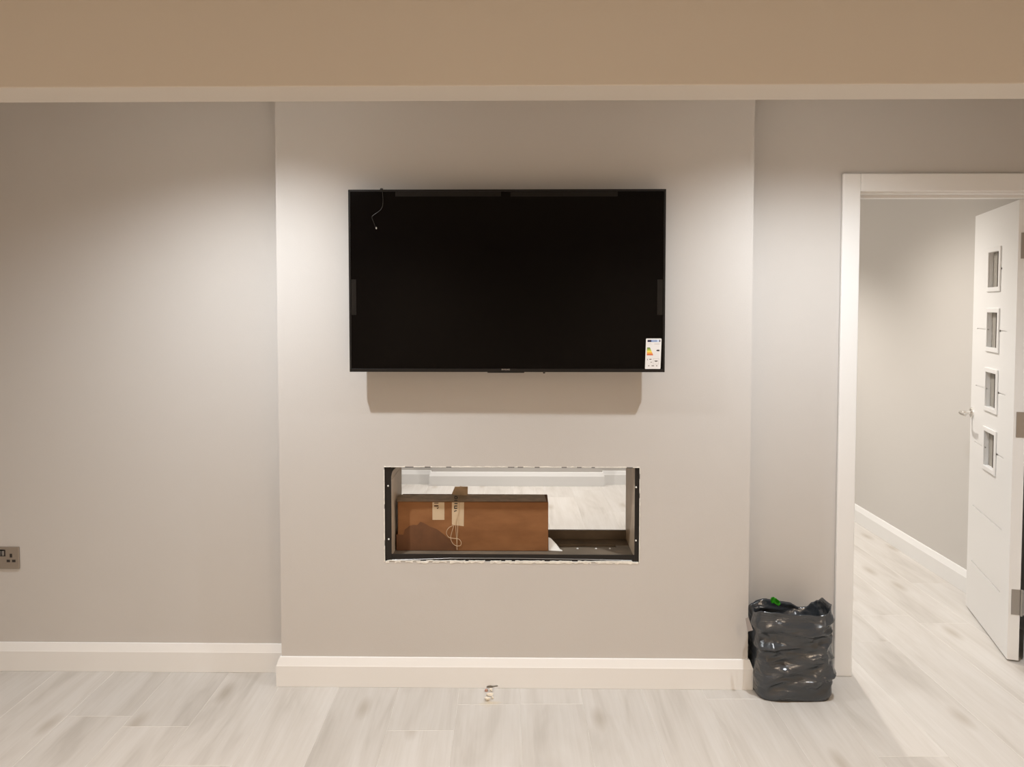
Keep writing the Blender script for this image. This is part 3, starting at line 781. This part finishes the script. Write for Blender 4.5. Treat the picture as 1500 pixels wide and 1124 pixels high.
# ------------------------------------------------------------------ bin bag
bc = Vector((1.078, 3.068, 0.0))
HA, HB, NT, NR = 0.152, 0.108, 112, 64
def lerp_table(tab, t):
    for (a0, v0), (a1, v1) in zip(tab, tab[1:]):
        if a0 <= t <= a1:
            f = (t - a0) / (a1 - a0); f = f * f * (3 - 2 * f); return v0 + (v1 - v0) * f
    return tab[-1][1]
# rim height by angle: 0 right, 90 back, 180 left, 270 front
RIM = [(0, .350), (25, .322), (45, .306), (64, .282), (76, .278), (97, .318), (125, .302), (150, .292), (180, .318), (225, .343), (255, .340), (285, .326), (310, .335), (335, .362), (360, .352)]
WID = [(0, .93), (.06, .99), (.3, 1.0), (.6, 1.0), (.85, 1.02), (1, .99)]
def ridge(x): return 1 - abs(2 * (x - math.floor(x)) - 1)
def bag_point(th, t, inner=0.0):
    deg = math.degrees(th) % 360
    zr = lerp_table(RIM, deg) + 0.016
    z = zr * t
    cth, sth = math.cos(th), math.sin(th)
    pw = 0.42
    x = HA * math.copysign(abs(cth) ** pw, cth); y = HB * math.copysign(abs(sth) ** pw, sth)
    w = lerp_table(WID, t)
    p = Vector((x * w, y * w, z))
    q = Vector((p.x * 9, p.y * 9, z * 16))
    n1 = noise.fractal(q * 0.8 + Vector((3, 1, 7)), 1.0, 2.0, 3)
    arc = p.x * math.cos(0.5) * 9 + z * 15 * math.sin(0.9) + p.y * 5
    f1 = ridge(0.62 * (z * 13 - p.x * 5.5 + 0.9 * noise.noise(q * 0.55)) + 0.3) ** 2
    f2 = ridge(0.8 * (z * 11 + p.x * 4 + 1.2 * noise.noise(q * 0.7 + Vector((9, 4, 2))))) ** 3
    fade = min(1, t * 5) * (1 if t < .9 else 1 - (t - .9) * 6)
    cr = 1 - min(1.0, abs(noise.noise(Vector((p.x * 7 + z * 3, p.y * 7, z * 11 - p.x * 6)) + Vector((5, 2, 8)))) * 3.2)
    cr2 = 1 - min(1.0, abs(noise.noise(Vector((p.x * 13 - z * 4, p.y * 13, z * 17 + p.x * 8)) + Vector((1, 7, 3)))) * 3.0)
    disp = (0.012 * n1 + 0.018 * (f1 - 0.4) + 0.008 * (f2 - 0.3) + 0.012 * cr * cr + 0.006 * cr2 * cr2 - 0.006) * fade
    d = Vector((cth * 0.8, sth, 0)).normalized()
    disp *= 1.0 - 0.6 * abs(cth) ** 2
    p += d * (disp - inner)
    p.x += 0.006 * math.sin(z * 14)
    p.x = max(p.x, -0.146 + 0.004 * n1) if p.y > -0.03 else p.x
    p.y = min(p.y, 0.112)
    return bc + p + Vector((0, 0, 0.0008))
bm = bmesh.new(); rings = []
for r_ in range(NR + 1):
    t = r_ / NR
    rings.append([bm.verts.new(bag_point(2 * math.pi * k / NT, t)) for k in range(NT)])
for r_ in range(16):                             # folded rim and the inside of the mouth
    t = 1 - 0.30 * ((r_ + 1) / 16) ** 1.1
    rings.append([bm.verts.new(bag_point(2 * math.pi * k / NT, t, 0.004 + 0.010 * (r_ / 15))) for k in range(NT)])
for i in range(len(rings) - 1):
    for k in range(NT):
        bm.faces.new((rings[i][k], rings[i][(k + 1) % NT], rings[i + 1][(k + 1) % NT], rings[i + 1][k]))
bm.faces.new(list(reversed(rings[0])))
bag = finish('bin_bag', bm, 'bag', smooth=True, base=bc)
tag(bag, 'open black plastic bin bag of rubbish standing beside the doorway', 'bag')
# a grey tag of tape on its side
bm = bmesh.new()
tp = [(1092, 906), (1096, 904), (1101.5, 921.5), (1095, 925)]
pp = [PY(u, v, 2.985) for u, v in tp]
prism(bm, [(p.x, p.z) for p in pp], lambda p, q, d: (p, 2.985 + d + (p - pp[0].x) * -0.5, q), 0, 0.0012)
finish('tape', bm, 'bag_tape', bag)
# rubbish in the mouth of the bag
bm = bmesh.new(); g = 30; vr = []
for i in range(g + 1):
    row = []
    for j in range(g + 1):
        x = (i / g * 2 - 1) * 0.122; y = (j / g * 2 - 1) * 0.078
        z = 0.262 + 0.030 * noise.fractal(Vector((x * 26, y * 26, 3.3)), 0.8, 2.1, 4) + 0.012 * ridge(x * 21 + y * 13) - 0.02 * (max(abs(x) / 0.122, abs(y) / 0.078)) ** 4
        row.append(bm.verts.new(bc + Vector((x, y, z))))
    vr.append(row)
for i in range(g):
    for j in range(g): bm.faces.new((vr[i][j], vr[i + 1][j], vr[i + 1][j + 1], vr[i][j + 1]))
ext = bmesh.ops.extrude_face_region(bm, geom=bm.faces[:]); 
bmesh.ops.translate(bm, verts=[v for v in ext['geom'] if isinstance(v, bmesh.types.BMVert)], vec=(0, 0, -0.03))
tag(finish('packing_waste', bm, 'rubbish'), 'dark crumpled packing waste in the mouth of the bin bag', 'rubbish')
# green wrapper at the back of the mouth
bm = bmesh.new(); vr = []
c0 = PY(1134, 877.5, bc.y + 0.070)
for i in range(13):
    row = []
    for j in range(9):
        u, v = i / 12 * 2 - 1, j / 8 * 2 - 1
        k = 1 - 0.35 * v * v
        row.append(bm.verts.new(c0 + Vector((u * 0.020 * k, 0.010 * math.cos(u * 2.2) - 0.012 + 0.004 * noise.noise(Vector((u * 2, v * 2, 5))), v * 0.013 - 0.006 - 0.006 * u + 0.003 * noise.noise(Vector((u * 3, v, 1)))))))
    vr.append(row)
for i in range(12):
    for j in range(8): bm.faces.new((vr[i][j], vr[i + 1][j], vr[i + 1][j + 1], vr[i][j + 1]))
ext = bmesh.ops.extrude_face_region(bm, geom=bm.faces[:]); bmesh.ops.translate(bm, verts=[v for v in ext['geom'] if isinstance(v, bmesh.types.BMVert)], vec=(0, 0.004, 0))
tag(finish('green_wrapper', bm, 'green', smooth=True), 'bright green plastic wrapper poking out of the bin bag', 'wrapper')

# ------------------------------------------------------------------ torn chips on the floor under the skirting hole
def chip(u, v, wpx, hpx, rot_, m, seed, zb=0.0):
    rg = random.Random(seed); p = PZ(u, v, zb); s = p.y / FPX
    bm = bmesh.new(); bmesh.ops.create_icosphere(bm, subdivisions=1, radius=1)
    for q in bm.verts:
        q.co *= rg.uniform(0.55, 1.25)
    bmesh.ops.scale(bm, vec=(wpx * s / 2, hpx * s / 2, hpx * s * 0.45), verts=bm.verts)
    bmesh.ops.rotate(bm, verts=bm.verts, matrix=Matrix.Rotation(rot_, 3, 'Z') @ Matrix.Rotation(rot_ * .4, 3, 'Y'), cent=(0, 0, 0))
    lo = min(q.co.z for q in bm.verts)
    bmesh.ops.translate(bm, verts=bm.verts, vec=p + Vector((0, 0, -lo + 0.0003)))
    return finish('plaster_chip', bm, m)
CH = [(711.8, 1013, 6, 6, .3, 'crumb_pink', 1), (718.8, 1013.5, 6.5, 6, -.4, 'crumb', 2), (717, 1020, 11, 7, .1, 'crumb', 3),
      (714.6, 1026.5, 11, 8, -.5, 'crumb', 4), (721.2, 1024.5, 5, 5, .6, 'crumb', 6)]
CHL = {2: 'small white torn chip lying closest to the hole in the skirting', 3: 'broad white torn chip in the middle of the small heap',
       4: 'largest white torn chip at the stained end of the heap', 6: 'tiny white crumb beside the largest torn chip'}
for c_ in CH:
    o = chip(*c_)
    if c_[5] == 'crumb_pink': tag(o, 'pinkish torn chip on the floor below the hole in the skirting', 'debris', 'torn chips under the skirting')
    else: tag(o, CHL[c_[6]], 'debris', 'torn chips under the skirting')

# ------------------------------------------------------------------ downlight fittings in the ceiling
proto = None
for (x, y, *_r), where in zip(DOWNLIGHTS[:2], ('over the alcove with the socket', 'on the doorway side of the chimney breast')):
    d = tag(empty('downlight', (x, y, CEIL)), 'recessed ceiling downlight ' + where, 'light', 'ceiling downlights')
    bm = bmesh.new(); n = 28; prof = [(0.030, 0.0), (0.030, -0.004), (0.036, -0.006), (0.043, -0.003), (0.043, 0.0)]
    rr_ = [[bm.verts.new((x + r_ * math.cos(2 * math.pi * k / n), y + r_ * math.sin(2 * math.pi * k / n), CEIL + z)) for r_, z in prof] for k in range(n)]
    for k in range(n):
        for j in range(5):
            bm.faces.new((rr_[k][j], rr_[k][(j + 1) % 5], rr_[(k + 1) % n][(j + 1) % 5], rr_[(k + 1) % n][j]))
    finish('trim_ring', bm, 'chrome', d)
    bm = bmesh.new(); disc(bm, (x, y, CEIL - 0.0005), (0, 0, -1), 0.029, 0.0015, 24); finish('lens', bm, 'lens', d)
